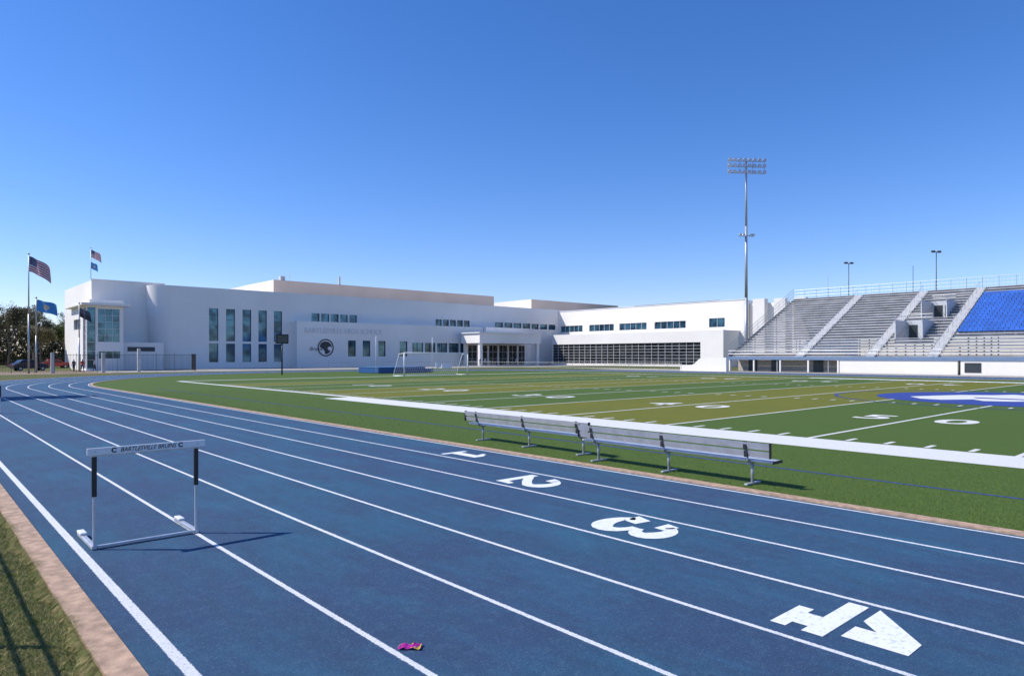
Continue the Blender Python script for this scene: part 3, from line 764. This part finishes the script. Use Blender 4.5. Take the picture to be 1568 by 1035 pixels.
# ------------------------------------------------------------------ people
def person(x,y,rot,shirt,pants,step=.18,H=1.74):
    Pn=empty('standing_person'); Pn.location=(x,y,.012); Pn.rotation_euler=(0,0,rot); k=H/1.74
    pts=[((0,0,.95),.13),((0,.01,1.12),.125),((0,0,1.35),.15),((0,0,1.48),.06),((0,-.02,1.56),.06),((0,-.02,1.66),.095),((0,-.01,1.71),.08),
     ((.10,0,.88),.095),((.11,-step*.4,.50),.065),((.11,-step+.06,.09),.042),((.12,-step-.10,.04),.035),
     ((-.10,0,.88),.095),((-.11,step*.3,.50),.065),((-.11,step+.06,.09),.042),((-.12,step-.10,.04),.035),
     ((.19,0,1.40),.062),((.25,.03,1.13),.045),((.25,-.10,.90),.032),((.25,-.14,.81),.035),
     ((-.19,0,1.40),.062),((-.25,.04,1.13),.045),((-.25,-.06,.89),.032),((-.25,-.09,.80),.035)]
    E=[(0,1),(1,2),(2,3),(3,4),(4,5),(5,6),(0,7),(7,8),(8,9),(9,10),(0,11),(11,12),(12,13),(13,14),(2,15),(15,16),(16,17),(17,18),(2,19),(19,20),(20,21),(21,22)]
    me=bpy.data.meshes.new('body'); me.from_pydata([tuple(c*k for c in p) for p,_ in pts],E,[]); me.update()
    t=NT('person_clothes'); zc=t.xyz()[2]; ax=t.math('ABSOLUTE',t.xyz()[0])
    c=t.mix(t.math('GREATER_THAN',zc,.93*k),pants,shirt)
    c=t.mix(t.math('GREATER_THAN',zc,1.49*k),c,(.42,.26,.19))
    hand=t.math('MULTIPLY',t.math('GREATER_THAN',ax,.20),t.math('LESS_THAN',zc,1.12*k)); c=t.mix(hand,c,(.42,.26,.19))
    c=t.mix(t.math('GREATER_THAN',zc,1.68*k),c,(.03,.02,.015)); c=t.mix(t.math('LESS_THAN',zc,.09),c,(.05,.05,.05)); t.color(c); t.set(.8)
    me.materials.append(t.m)
    o=link(bpy.data.objects.new('body',me),Pn); o.modifiers.new('s','SKIN')
    bpy.context.view_layer.update()
    sv=me.skin_vertices[0].data if len(me.skin_vertices) else None
    if sv:
        for i,(p,r) in enumerate(pts): sv[i].radius=(r*k,r*k)
        sv[0].use_root=True
    ss=o.modifiers.new('ss','SUBSURF'); ss.levels=2; ss.render_levels=2
    return Pn
for args in ((18.3,108,.4,(.45,.05,.05),(.03,.04,.09)),(17.4,108.6,-.7,(.06,.07,.10),(.05,.05,.06)),(20.3,111,1.2,(.55,.55,.57),(.03,.03,.05)),
             (90.3,111,.3,(.04,.04,.05),(.05,.06,.10)),(91.2,110.4,2.0,(.10,.12,.2),(.04,.04,.05)),(101,111.5,.0,(.5,.5,.5),(.04,.04,.08))):
    person(*args)

# ------------------------------------------------------------------ trees
def tree(x,y,H,cr,leaf,dens=900,ls=.16,seed=0,name='deciduous_tree',trunk=.25,zb=.28):
    rnd=random.Random(seed); Tn=empty(name); Tn.location=(x,y,0)
    segs=[];tips=[]
    def grow(p,d,L,r,lev):
        q=p+d*L; segs.append((tuple(p),tuple(q),r,r*.68))
        if lev>=2: tips.append((p+d*L*.5)); tips.append(q)
        if lev==5: return
        for k in range(3 if lev<3 else 2):
            nd=(d+Vector((rnd.gauss(0,.48),rnd.gauss(0,.48),rnd.gauss(.12,.25)))).normalized()
            grow(q,nd,L*rnd.uniform(.62,.85),r*.62,lev+1)
    grow(Vector((0,0,0)),Vector((rnd.gauss(0,.04),rnd.gauss(0,.04),1)).normalized(),H*zb,trunk,0)
    mz=max(t.z for t in tips); s=H/mz
    mr=max(math.hypot(t.x,t.y) for t in tips); sr=cr/mr
    def sc(p): return (p[0]*sr,p[1]*sr,p[2]*s)
    tubes('trunk_and_limbs',[(sc(a),sc(b),ra,rb) for a,b,ra,rb in segs],M_BARK,Tn,5)
    v=[];f=[]
    for k in range(dens):
        t=rnd.choice(tips); c=Vector(sc(t))+Vector((rnd.gauss(0,.35),rnd.gauss(0,.35),rnd.gauss(0,.3)))*cr*.16
        for _ in range(3):
            cc=c+Vector((rnd.gauss(0,.2),rnd.gauss(0,.2),rnd.gauss(0,.2)))
            u=Vector((rnd.gauss(0,1),rnd.gauss(0,1),rnd.gauss(0,1))).normalized(); w=u.orthogonal().normalized(); l=ls*rnd.uniform(.6,1.4)
            n=len(v); v+=[tuple(cc-u*l),tuple(cc+w*l*.6),tuple(cc+u*l),tuple(cc-w*l*.6)]; f.append((n,n+1,n+2,n+3))
    mesh('foliage',v,f,leaf,Tn)
tree(-1.2,48.2,10.2,2.6,M_LEAF2,1500,.14,3)  # unseen tree left of frame, added to cast a shadow on the track
spec=[(-8,150,10,6,1),(2,168,13,6.5,1),(9,175,12.5,6,2),(16,171,12.5,5.5,1),(23,183,13.5,6,1),(30,188,12.5,5.5,2),(-16,158,12,6,1),(-27,150,11,6,1),(-2,185,14,6.5,2),(12,192,14.5,6.5,1),(24,158,9,4,2),(18,152,7.5,3.6,1),(6,158,9.5,5,1),(-12,175,13,6.5,2)]
for i,(x,y,h,cr,k) in enumerate(spec): tree(x,y,h,cr,M_LEAF1 if k==1 else M_LEAF2,2000 if k==1 else 2600,.135,20+i,zb=.22)
v=[];f=[];rnd=random.Random(5)
for i in range(85000):
    x=-60+rnd.random()*135; y=212+rnd.uniform(-8,8)+(-x*.15)
    top=10.0+2.0*math.sin(x*.11)+1.6*math.sin(x*.31+1)+1.2*math.sin(x*.9)
    zz=rnd.random()**1.15*top; l=rnd.uniform(.16,.40)
    u=Vector((rnd.gauss(0,1),rnd.gauss(0,1),rnd.gauss(0,1))).normalized(); w=u.orthogonal().normalized(); c=Vector((x,y,zz))
    n=len(v); v+=[tuple(c-u*l),tuple(c+w*l*.8),tuple(c+u*l),tuple(c-w*l*.8)]; f.append((n,n+1,n+2,n+3))
mesh('distant_tree_line',v,f,M_LEAF1)

# ------------------------------------------------------------------ light, sky, camera
EL=46.0; hx,hy=-.7455,.6665
W=bpy.data.worlds.new('World'); S.world=W; W.use_nodes=True
nt=W.node_tree; bg=nt.nodes['Background']; sk_=nt.nodes.new('ShaderNodeTexSky'); sk_.sky_type='NISHITA'; sk_.sun_disc=False
sk_.sun_elevation=math.radians(EL); sk_.sun_rotation=math.atan2(hx,hy)%(2*math.pi)
sk_.altitude=100; sk_.air_density=1.0; sk_.dust_density=.15; sk_.ozone_density=3.5
hs=nt.nodes.new('ShaderNodeHueSaturation'); hs.inputs['Saturation'].default_value=1.26; hs.inputs['Value'].default_value=1.0
tm=nt.nodes.new('ShaderNodeMix'); tm.data_type='RGBA'; tm.blend_type='MULTIPLY'; tm.inputs[0].default_value=1; tm.inputs[7].default_value=(.99,.945,1.20,1)
nt.links.new(sk_.outputs[0],hs.inputs['Color']); nt.links.new(hs.outputs[0],tm.inputs[6]); nt.links.new(tm.outputs[2],bg.inputs[0]); bg.inputs[1].default_value=.143
ld=bpy.data.lights.new('sun','SUN'); ld.energy=5.0; ld.angle=math.radians(.5); ld.color=(1,.95,.88)
lo=link(bpy.data.objects.new('sun',ld))
ce=math.cos(math.radians(EL)); dv=Vector((-hx*ce,-hy*ce,-math.sin(math.radians(EL))))
lo.rotation_euler=dv.to_track_quat('-Z','Y').to_euler()
cd=bpy.data.cameras.new('camera'); cam=link(bpy.data.objects.new('camera',cd))
cd.lens=24; cd.sensor_width=36; cd.clip_end=5000; cd.shift_y=.0175
cam.location=(0,0,2.19); cam.rotation_euler=(math.radians(90),0,math.radians(-41.8))
S.camera=cam
S.view_settings.view_transform='Standard'; S.view_settings.look='None'; S.view_settings.exposure=0
